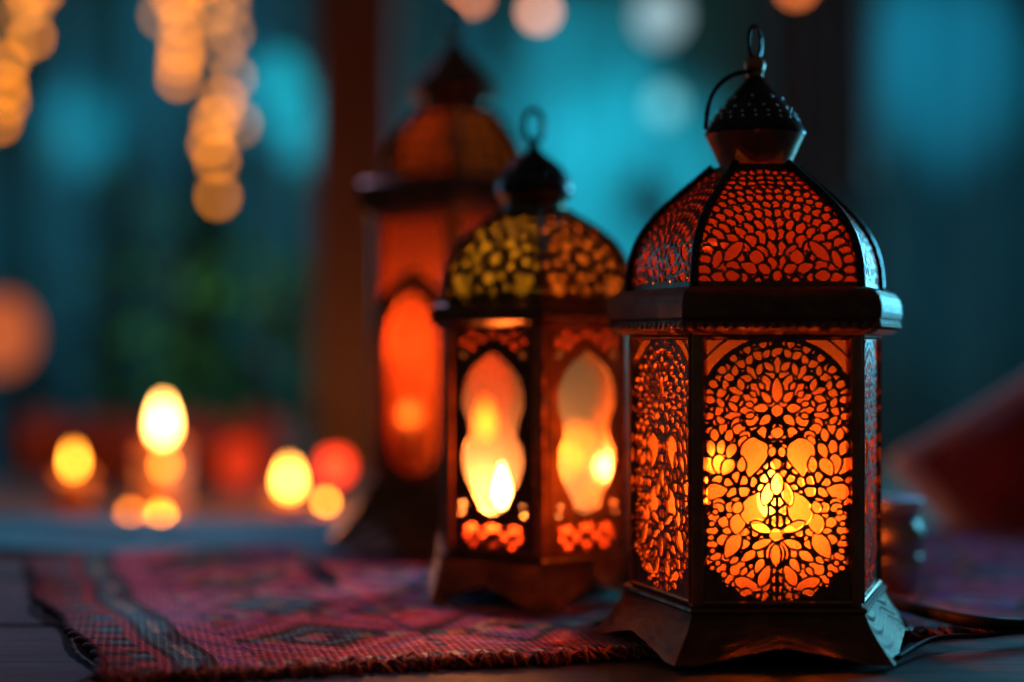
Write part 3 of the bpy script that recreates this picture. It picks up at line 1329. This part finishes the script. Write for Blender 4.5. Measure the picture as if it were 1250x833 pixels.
for i in range(6):
    a, b = ring_pts[i], ring_pts[(i + 1) % 6]
    n_ = int((b - a).length / .0042)
    e_ = (b - a).normalized()
    for q in range(n_):
        c_ = a.lerp(b, (q + .5) / n_)
        mb.tube([(c_.x - e_.x * .0019, c_.y - e_.y * .0019, .1372), (c_.x, c_.y, .1387), (c_.x + e_.x * .0019, c_.y + e_.y * .0019, .1402)], .0011, 6, taper=[.4, 1, .4])
tag(mb.build('rope_trim', COPPER, main, True), kind='stuff')
candle((MX + .002, MY - .028, RUGZ + .0208), .030, .011, .026, 'lit ivory candle inside the large pierced trellis lantern', 'candles inside the lanterns', energy=1.25, flame_r=.0062)

# ------------------------------------------------------------------ second lantern
X2, Y2 = .0118, .753
CLEARAM = pane_mat('pale_amber_glass', (1, .72, .42), (.22, .15, .10), .74, .05)
OLIVE = pane_mat('olive_glass', (.7, .65, .08), (.50, .42, .035), .15, .03, 120, .6)
GOLDG = pane_mat('golden_glass', (1, .45, .08), (.55, .20, .035), .15, .03, 120, .6)
REDSTRIP = pane_mat('ruby_glass', (1, .16, .05), (.40, .045, .012), .25, .04)
sec = thing('lantern', (X2, Y2, RUGZ), 'smaller dark brass lantern with lobed windows and olive glass dome panel', 'lantern', 'candle lanterns on the table')
P2 = hexagon(.0557, -PI / 2 + math.radians(3) - PI / 3)
lantern(sec, P2, dict(
    body=(.0235, 0.1400), base_off=.0070, arch=.0095, post=.0046, rib=.0018,
    m_base=BASEM, m_frame=AGED, m_post=COPPER, m_panel=BRONZE, m_glass=CLEARAM, m_eave=BRONZE,
    m_dome=AGED, m_domeglass=[OLIVE, GOLDG, GOLDG], m_rib=BRONZE, m_neck=AGED, m_roof=BLACKM,
    bands=(.0175, .0125, REDSTRIP), panel=panel_second, dome_panel=dome_second,
    eave=[(-3, 0.1390), (3, 0.1392), (5.0, 0.1405), (7, 0.1422), (7.2, 0.1450), (5.5, 0.1470), (5.0, 0.1495), (2.5, 0.1515), (-2, 0.1525), (-3, .15)],
    dome=[(0.1520, .98), (0.1620, .985), (0.1720, .94), (0.1820, .82), (0.1900, .64), (0.1960, .46), (0.2005, .33)],
    neck=[(.0150, 0.1980), (.0165, 0.1990), (.0168, 0.2035), (.0160, 0.2045), (.0172, 0.2055), (.0190, 0.2090), (.0196, 0.2100)],
    roof=[(.0196, 0.2095), (.0203, 0.2105), (.0203, 0.2130), (.0188, 0.2175), (.0160, 0.2225), (.0115, 0.2270), (.0065, 0.2305), (.0030, 0.2340), (.0018, 0.2380), (.0020, 0.2396)],
    studs=[(.22, 18, 0), (.34, 14, .4)], stud_r=.0007,
    ball=None, ring=(0.2460, .0056, .0085, .4, .0015)))
# pierced band and hinge of the second lantern
mb = MB()
for k in range(18):
    a = k / 18 * 2 * PI
    mb.sphere((.0168 * math.cos(a), .0168 * math.sin(a), .2012), .0013, 8, 6)
tag(mb.build('neck_beading', surface('worn_silver', (.4, .38, .33), (.6, .56, .5), 1, .25, .4, 90), sec, True), kind='stuff')
c = Vector(P2[1])
hd = c.normalized()
for z in (.078, .094, .110):
    p = c + hd * .0012
    MB().lathe([(.0016, z), (.0019, z + .0008), (.0019, z + .0112), (.0016, z + .012)], 14, (p.x, p.y)).build('hinge_knuckle', COPPER, sec, True)
candle((X2 - .017, Y2 - .020, RUGZ + .0252), .017, .013, .024, 'lit candle behind the lobed window of the smaller brass lantern', 'candles inside the lanterns', energy=1.9, flame_r=.0048, lcol=(1, .38, .11))

# ------------------------------------------------------------------ third lantern
X3, Y3 = -.0375, .935
REDPANE = pane_mat('red_orange_glass', (1, .30, .08), (.38, .06, .014), .55, .05)
REDORD = pane_mat('red_orange_dome_glass', (1, .3, .08), (.75, .17, .04), .12, .03, 60, .75)
BROWND = pane_mat('brown_dome_glass', (.8, .4, .15), (.30, .15, .05), .12, .05, 60, .7)
thr = thing('lantern', (X3, Y3, RUGZ), 'tall dark lantern with pointed arch windows and red glass on a broad plinth', 'lantern', 'candle lanterns on the table')
P3 = hexagon(.0605, -PI / 2 - PI / 3 + math.radians(1))
lantern(thr, P3, dict(
    body=(.0420, .2130), base_off=.030, arch=.004, post=.0050, rib=.0026,
    m_base=BRONZE, m_frame=BRONZE, m_post=COPPER, m_panel=BRONZE, m_glass=REDPANE, m_eave=BRONZE,
    m_dome=AGED, m_domeglass=[REDORD, BROWND, BROWND], m_rib=BRONZE, m_neck=BRONZE, m_roof=BRONZE,
    panel=panel_third, dome_panel=dome_third,
    eave=[(-3, .2120), (4, .2125), (6, .2160), (7.5, .2215), (8.5, .2260), (8.5, .2310), (6, .2335), (-2, .2345), (-3, .225)],
    dome=[(.234, .84), (.246, .83), (.257, .77), (.267, .66), (.276, .53), (.2840, .40)],
    neck=[(.022, .2815), (.0235, .2830), (.0235, .2870), (.0265, .2905), (.0290, .2940)],
    roof=[(.0290, .2935), (.0300, .2950), (.0285, .2985), (.0230, .3060), (.0165, .3130), (.0105, .3195), (.0060, .3250), (.0038, .3300), (.0030, .3330)],
    ball=(.3345, .0034), ring=(.3440, .0070, .0095, .3, .0026)))
candle((X3 - .004, Y3 - .008, RUGZ + .0438), .070, .011, .026, 'tall lit candle inside the pointed arch lantern', 'candles inside the lanterns', energy=.62, lcol=(1, .30, .07))
candle((X3 + .020, Y3 + .004, RUGZ + .0438), .020, .012, .026, 'short lit candle inside the pointed arch lantern', 'candles inside the lanterns', energy=.34, lcol=(1, .30, .07))

# ------------------------------------------------------------------ small things on the table
jar = thing('jar', (.2000, .752, RUGZ), 'small turned metal jar with pale lid behind the trellis lantern', 'jar')
JM = surface('jar_metal', (.30, .27, .23), (.50, .46, .40), 1, .34, .46, 60, .15, 200)
LIDM = surface('jar_lid_metal', (.50, .54, .56), (.68, .72, .74), .7, .4, .5, 60, .15, 200)  # the lid's cool highlight is put into its paler base colour
smooth_by_angle(MB().lathe([(.010, 0), (.0125, .0005), (.0135, .004), (.0150, .0085), (.0160, .0130), (.0165, .0170), (.0160, .0195), (.0150, .0205), (.0168, .0222), (.0178, .027), (.0174, .0325), (.0150, .0365), (.0138, .0378), (.0150, .0392), (.0152, .0412), (.0138, .0425)], 40).build('body', JM, jar), 50)
smooth_by_angle(MB().lathe([(.0135, .0425), (.0162, .0428), (.0170, .0440), (.0172, .0475), (.0164, .0492), (.0120, .0502), (.004, .0506)], 40).build('lid', LIDM, jar), 50)

CORD = surface('black_rubber', (.006, .006, .007), (.012, .012, .013), 0, .6, .75, 200)


def bez(p, n=40):
    p = [Vector(q) for q in p]
    out = []
    for i in range(len(p) - 1):
        a = p[max(i - 1, 0)]
        b, c = p[i], p[i + 1]
        d = p[min(i + 2, len(p) - 1)]
        for t in np.linspace(0, 1, n // (len(p) - 1), endpoint=(i == len(p) - 2)):
            out.append(.5 * ((2 * b) + (c - a) * t + (2 * a - 5 * b + 4 * c - d) * t * t + (-a + 3 * b - 3 * c + d) * t ** 3))
    return out


def tablept(px, py, z):
    d = (CAMH - z) * FPX / (py - 416.5)
    return ((px - 625) / FPX * d, d, z)


c1 = bez([tablept(1035, 722, .006), tablept(1080, 733, .008), tablept(1130, 747, .010), tablept(1190, 759, .010), tablept(1250, 763, .0075), tablept(1330, 762, .0055)])
tag(MB().tube(c1, .0031, 12).build('power_cord', CORD, None, True), 'thick black cord running over the rug beside the jar', 'cord')
c2 = bez([tablept(1095, 803, .0032), tablept(1140, 780, .0050), tablept(1200, 776, .0052), tablept(1250, 771, .0052), tablept(1330, 769, .0052)])
tag(MB().tube(c2, .0012, 10).build('thin_cord', CORD, None, True), 'thin black cord along the rug edge in front of the thick cord', 'cord')
stick = MB().tube([tablept(362, 676, .006), tablept(385, 692, .007), tablept(408, 709, .0062)], .0032, 8, taper=[.8, 1, .7])
tag(stick.build('dark_twig', surface('twig_bark', (.02, .013, .010), (.05, .03, .02), 0, .7, .9, 200, .5, 400), None, True), 'short dark twig lying on the rug beside the tall lantern', 'twig')

# teal runner cloth behind the rug on the left
CLOTH = surface('teal_satin', (.02, .34, .44), (.04, .50, .62), 0, .6, .75, 25, .2, 120, spec=.2)
nxg, nyg = 130, 50
vv = []
for j in range(nyg + 1):
    for i in range(nxg + 1):
        x = -.82 + .78 * i / nxg
        y = .900 + .150 * j / nyg + .022 * math.sin(x * 9) - .05 * max(0, (x + .32)) * (1 - j / nyg)
        q = j / nyg
        z = .0035 + .006 * (math.sin(q * 11 + x * 7 + math.sin(x * 5)) * .5 + .5) * (.35 + .65 * math.sin(q * PI)) + .004 * (math.sin(x * 31 + q * 6) * .5 + .5) * math.sin(q * PI)
        vv.append((x, y, z))
ff = [(j * (nxg + 1) + i, j * (nxg + 1) + i + 1, (j + 1) * (nxg + 1) + i + 1, (j + 1) * (nxg + 1) + i) for j in range(nyg) for i in range(nxg)]
co = mesh_obj('runner_cloth', vv, ff, CLOTH, None, True)
co.modifiers.new('thick', 'SOLIDIFY').thickness = .0012
tag(co, 'rumpled teal cloth lying along the far table edge behind the rug', 'cloth')

# maroon cushion with grey-blue edge on the right
MAROON = surface('maroon_velvet', (.075, .008, .012), (.14, .016, .022), 0, .75, .9, 40, .4, 200, sheen=.15)
GREYB = surface('greyblue_satin', (.36, .42, .56), (.50, .56, .70), 0, .4, .55, 40, .2, 200, sheen=.3)
cu = thing('cushion', (.385, 1.02, -.04), 'maroon cushion with grey blue trim leaning up at the table end', 'cushion')
v = []
nn = 36
L_, H_, T_ = .20, .15, .075
for side in (1, -1):
    for j in range(nn + 1):
        for i in range(nn + 1):
            a = -1 + 2 * i / nn
            b = -1 + 2 * j / nn
            th = max(0, (1 - abs(a) ** 2.6)) ** .5 * max(0, (1 - abs(b) ** 2.6)) ** .5
            pin = 1 - .07 * (1 - abs(a) ** 2) * abs(b) ** 3
            pin2 = 1 - .07 * (1 - abs(b) ** 2) * abs(a) ** 3
            x = a * L_ * .5 * pin2
            z = b * H_ * .5 * pin
            y = side * T_ * .5 * th + .002 * math.sin(9 * a + 4 * b) * th
            v.append((x, y, z))
f = []
B = (nn + 1) ** 2
for j in range(nn):
    for i in range(nn):
        a = j * (nn + 1) + i
        f.append((a, a + nn + 1, a + nn + 2, a + 1))
        f.append((B + a, B + a + 1, B + a + nn + 2, B + a + nn + 1))
Mt = Matrix.Translation((.025, 0, .082)) @ Matrix.Rotation(math.radians(-33), 4, 'Y') @ Matrix.Rotation(math.radians(-28), 4, 'X')
cb = mesh_obj('cover', [Mt @ Vector(q) for q in v], f, MAROON, cu, True)
edge = []
for k in range(nn):
    edge.append(v[k])
for k in range(nn):
    edge.append(v[k * (nn + 1) + nn])
for k in range(nn):
    edge.append(v[nn * (nn + 1) + nn - k])
for k in range(nn):
    edge.append(v[(nn - k) * (nn + 1)])
MB().tube([Mt @ Vector(q) for q in edge], .011, 8, True).build('trim', GREYB, cu, True)

# ------------------------------------------------------------------ bench with candles behind the table
bench = thing('low_bench', (-.25, 1.62, 0), 'low plank bench holding many lit candles behind the table', 'bench')
for k in range(6):
    y = -.50 + k * .145
    MB().box(-.95, .85, y, y + .138, -.085, -.055).build('plank', BENCHW, bench)
for sx in (-.85, .75):
    for sy in (-.42, .28):
        MB().box(sx - .03, sx + .03, sy - .03, sy + .03, -.758, -.086).build('leg', BENCHW, bench)
BZ = -.055


def bg_candle(px, py, d, label, fh=.026, fr=.0055, wax_r=.02, wax=WAX_HONEY, e=.5, fmat=FLAME_FAR):
    p = at(px, py, d)
    wh = max(.006, p.z - fh * .5 - .0035 - BZ)
    return candle((p.x, p.y, BZ), wh, wax_r, fh, label, 'candles on the bench', wax, fmat, energy=e, flame_r=fr, lcol=(1, .28, .06), lr=.01)


DIM = flame_mat('dim_flame', (1, .22, .015), 7)
BRIGHT = flame_mat('bright_flame', (1, .42, .09), 22)
bg_candle(199, 512, 1.5, 'tall honey pillar candle with the brightest flame on the bench', .042, .0085, .026, e=1.1, fmat=BRIGHT)
bg_candle(201, 566, 1.38, 'slim honey candle in front of the tall pillar candle', .016, .005, .016, e=.3, fmat=DIM)
bg_candle(90, 561, 1.5, 'honey wax candle with amber flame at the far end of the bench', .024, .0045, .02, e=.5)
bg_candle(353, 583, 1.5, 'stout honey wax candle burning beside the red votive cup', .030, .008, .022, e=.7, fmat=flame_mat('warm_flame', (1, .34, .04), 19))
bg_candle(196, 634, 1.32, 'stubby tea candle low on the bench behind the runner cloth', .018, .006, .017, e=.3)
bg_candle(160, 626, 1.36, 'small dim tea candle beside the stubby tea candle', .010, .0045, .016, e=.1, fmat=DIM)
bg_candle(398, 612, 1.22, 'tea candle burning under the red votive cup', .008, .004, .015, e=.15)
bg_candle(705, 541, 1.5, 'honey wax candle seen through the window of the smaller lantern', .024, .006, .02, e=.3)
bg_candle(690, 560, 1.42, 'short honey wax candle beside the one seen through the lantern window', .020, .006, .02, e=.3)
bg_candle(741, 578, 1.5, 'honey wax candle on the bench between the two front lanterns', .026, .006, .02, e=.3)
# red votive cup: a glowing red glass on a stem
vp = at(409, 570, 1.27)
REDV = glow_mat('lit_red_votive_glass', (1, .045, .012), 4.2)
vt = thing('votive_cup', (vp.x, vp.y, BZ), 'glowing red glass votive cup on a stem beside the tall lantern', 'votive')
hz = vp.z - BZ
MB().lathe([(.004, hz - .013), (.011, hz - .009), (.0135, hz), (.011, hz + .010), (.006, hz + .013)], 20).build('glass_cup', REDV, vt, True)
MB().lathe([(.018, 0), (.018, .002), (.004, .005), (.003, hz - .0125)], 20).build('stem', BRONZE, vt, True)
vp = at(292, 566, 1.75)
vt2 = thing('votive_cup', (vp.x, vp.y, BZ), 'dim dark red votive cup at the back of the bench', 'votive')
hz = vp.z - BZ
MB().lathe([(.010, hz - .03), (.020, hz - .02), (.024, hz), (.021, hz + .02), (.014, hz + .028)], 20).build('glass_cup', glow_mat('dim_red_votive_glass', (1, .05, .012), .8), vt2, True)
MB().lathe([(.02, 0), (.02, .002), (.004, .005), (.003, hz - .0305)], 20).build('stem', BRONZE, vt2, True)

# added rust red roll, stands in for warm haze behind the candles
a0, a1 = at(20, 500, 1.86), at(345, 500, 1.86)
pts = [(a0.x + (a1.x - a0.x) * t, 1.88 + .012 * math.sin(t * 9), BZ + .048 + .004 * math.sin(t * 23)) for t in np.linspace(0, 1, 40)]
tag(MB().tube(pts, .047, 20, taper=[.94 + .06 * math.sin(i * .8) + .02 * math.sin(i * 2.3) for i in range(40)]).build('blanket_roll', surface('rust_wool', (.16, .026, .018), (.26, .05, .032), 0, .85, .95, 30, .6, 90), None, True),
    'rolled rust red blanket lying behind the bench candles', 'blanket')

# ------------------------------------------------------------------ posts
pp = at(437, 300, 2.05)
po = MB()
w = .060
z = np.linspace(-.758, 1.1, 40)
po.sweep([[(x * (1 + .02 * math.sin(q * 9)), y, q) for (x, y) in ((-w + .004, -w), (w - .004, -w), (w, -w + .004), (w, w - .004), (w - .004, w), (-w + .004, w), (-w, w - .004), (-w, -w + .004))] for q in z], cap0=True, cap1=True)
tag(po.build('wooden_post', POSTW, None, False, (pp.x, 2.07, 0)), 'reddish brown wooden post rising behind the tall lantern', 'post')

# hanging dark banner
bp = at(1008, 100, 2.35)
BAN = surface('dark_brown_cloth', (.030, .020, .018), (.055, .036, .030), 0, .85, .95, 20)
vv = []
for j in range(41):
    for i in range(31):
        x = (-.5 + i / 30) * .17
        zb = at(1008, 215, 2.35).z + .05 * math.sin(i / 30 * PI) * -1
        zz = zb + (1.3 - zb) * j / 40
        vv.append((x, .010 * math.sin(i * .9 + j * .05), zz))
bo = mesh_obj('hanging_banner', vv, [(j * 31 + i, j * 31 + i + 1, (j + 1) * 31 + i + 1, (j + 1) * 31 + i) for j in range(40) for i in range(30)], BAN, None, True, (bp.x, 2.35, 0))
bo.modifiers.new('thick', 'SOLIDIFY').thickness = .003
tag(bo, 'dark brown cloth banner hanging in front of the teal drapes', 'banner')

# ------------------------------------------------------------------ drapes
def drape(x0, x1, y, c0, c1, label, seed, folds):
    r = random.Random(seed)
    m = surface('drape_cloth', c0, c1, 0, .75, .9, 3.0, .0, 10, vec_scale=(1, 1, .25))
    v = []
    nx_, nz_ = 140, 24
    ph = [r.uniform(0, 6.28) for _ in range(4)]
    for j in range(nz_ + 1):
        for i in range(nx_ + 1):
            s = i / nx_
            x = x0 + (x1 - x0) * s
            q = j / nz_
            d = .022 * math.sin(s * folds * 2 * PI + ph[0] + .3 * math.sin(q * 3 + ph[1])) + .012 * math.sin(s * folds * 3.7 * PI + ph[2]) * (.5 + .5 * q)
            v.append((x, y + d, -.758 + 2.3 * q))
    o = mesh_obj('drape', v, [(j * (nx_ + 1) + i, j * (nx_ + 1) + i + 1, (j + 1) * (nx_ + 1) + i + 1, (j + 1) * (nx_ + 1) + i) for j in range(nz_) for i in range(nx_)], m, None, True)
    o.modifiers.new('thick', 'SOLIDIFY').thickness = .004
    return tag(o, label, 'drape', 'drapes hanging behind the candles')


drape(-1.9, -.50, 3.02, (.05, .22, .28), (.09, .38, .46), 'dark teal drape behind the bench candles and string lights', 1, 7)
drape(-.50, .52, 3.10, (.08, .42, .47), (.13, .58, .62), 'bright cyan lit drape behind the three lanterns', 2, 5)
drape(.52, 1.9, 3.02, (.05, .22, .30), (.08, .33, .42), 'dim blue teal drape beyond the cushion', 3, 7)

# shrub in front of the drapes
LEAF = surface('shrub_leaf', (.03, .10, .035), (.07, .17, .05), 0, .45, .6, 30)
sp = at(300, 380, 2.55)
sh = thing('leafy_shrub', (sp.x, 2.55, -.758), 'dark green leafy shrub behind the candles', 'shrub')
mb = MB()
for k in range(7):
    a = random.uniform(0, 6.28)
    r_ = random.uniform(.05, .2)
    mb.tube([(0, 0, 0), (r_ * .4 * math.cos(a), r_ * .4 * math.sin(a), .4), (r_ * math.cos(a), r_ * math.sin(a), random.uniform(.75, 1.05))], .010, 6, taper=[1, .7, .3])
mb.build('stem', POSTW, sh, True)
mb = MB()
for k in range(1500):
    t = Vector((random.gauss(0, .17), random.gauss(0, .10), random.gauss(.80, .17)))
    L = random.uniform(.035, .07)
    R = Matrix.Rotation(random.uniform(0, 6.28), 3, 'Z') @ Matrix.Rotation(random.uniform(-1.2, .6), 3, 'Y')
    q = [(0, 0, 0), (L * .4, L * .24, .004), (L, 0, -.006), (L * .4, -L * .24, .004)]
    mb.add([t + R @ Vector(p) for p in q], [(0, 1, 2), (0, 2, 3)])
tag(mb.build('foliage', LEAF, sh), kind='stuff')
lamp('garden_lamp', 'SPOT', (-.9, 1.7, 1.3), 75, (.35, .9, .40), .05, (sp.x, 2.55, .1), 26)  # added green spot, brightens the shrub

# ------------------------------------------------------------------ hanging lights
BULB = glow_mat('warm_bulb', (1, .27, .014), 7.6)
BULB2 = glow_mat('pale_warm_bulb', (1, .34, .07), 4.0)
SOCK = surface('bulb_socket', (.02, .02, .02), (.04, .04, .04), 0, .5, .6, 100)
bulb_me = MB().sphere((0, 0, 0), .0076, 14, 10, 1.15)
sock_me = MB().lathe([(.0030, .0080), (.0036, .0092), (.0040, .018), (.001, .019)], 10)


def light_string(paths, d, label):
    """paths: list of (px, py, pale) bulbs from top to bottom"""
    root = thing('string_light', at(paths[0][0], -160, d), label, 'string lights', 'string lights hanging overhead')
    o0 = root.location.copy()
    pts = [Vector((0, 0, .35)), Vector((0, 0, 0))]
    for (px, py, pale) in paths:
        p = at(px, py, d) + Vector((0, random.uniform(-.03, .03), 0)) - o0
        pts.append(p + Vector((random.uniform(-.006, .006), .004, .02)))
        b = MB()
        b.v, b.f = list(bulb_me.v), list(bulb_me.f)
        bo_ = b.build('bulb', BULB2 if pale else BULB, root, True, p)
        s_ = MB()
        s_.v, s_.f = list(sock_me.v), list(sock_me.f)
        s_.build('socket', SOCK, bo_, True)
    MB().tube(pts, .0012, 6).build('wire', WIRE, root, True)
    return root


light_string([(232, -60, 0), (205, -40, 0), (240, -25, 0), (206, -8, 0), (222, 5, 0), (200, 22, 1), (228, 30, 0), (222, 50, 0), (226, 66, 0), (220, 78, 0), (219, 96, 0), (262, 20, 1), (272, 62, 1)],
             2.25, 'warm fairy light strand hanging thickest over the bench candles')
light_string([(278, -20, 1), (276, 8, 1), (282, 40, 1), (285, 95, 1), (268, 118, 0), (266, 138, 1), (265, 150, 0), (262, 178, 0), (260, 192, 0), (262, 238, 0), (290, 150, 1)],
             2.2, 'warm fairy light strand that hangs lowest beside the thick strand')
light_string([(30, -40, 0), (40, -5, 0), (30, 20, 1), (52, -12, 0), (44, 12, 1), (38, 44, 0), (12, 60, 1), (15, 82, 0), (5, 105, 0), (3, 122, 0), (2, 150, 0)],
             2.2, 'warm fairy light strand at the outer end of the teal drape')


def pendant(px, py, d, r, col, st, label, sz=1.0, cat='pendant lamp'):
    p = at(px, py, d)
    t = thing('pendant_lamp', p, label, cat, 'pendant lamps hanging before the drapes')
    MB().sphere((0, 0, 0), r, 24, 16, sz).build('globe', glow_mat('lamp_globe', col, st), t, True)
    MB().lathe([(r * .35, r * sz * .93), (r * .35, r * sz * 1.2), (r * .1, r * sz * 1.3)], 16).build('cap', SOCK, t, True)
    MB().tube([(0, 0, r * sz * 1.28), (.002, 0, r * sz * 1.3 + .3), (0, 0, 1.35 - p.z)], .002, 6).build('cord', WIRE, t, True)
    return t


pendant(576, -6, 2.2, .012, (1, .30, .11), 4.6, 'small peach bulb hanging above the tall lantern')
pendant(658, 14, 2.2, .013, (1, .42, .25), 5.4, 'round pale peach bulb hanging between the two front lanterns')
pendant(972, -16, 2.2, .012, (1, .22, .05), 5.0, 'small orange bulb hanging by the dark banner')
pendant(806, 20, 2.6, .040, (.50, .74, .82), .8, 'pale white globe lamp hanging before the cyan drape', 1)
pendant(812, 128, 2.6, .024, (.22, .80, .92), 1.1, 'small pale cyan globe lamp below the white globe')
pendant(346, 112, 2.6, .036, (.015, .48, .62), .85, 'tall teal paper lantern glowing behind the wooden post', 2.0, 'paper lantern')
pendant(102, 150, 2.6, .024, (.02, .42, .56), .42, 'small dim teal paper lantern by the string lights', 1.3, 'paper lantern')
pendant(2, 408, 2.3, .050, (1, .20, .06), .55, 'large orange globe lamp hanging low at the bench end', 1.25)
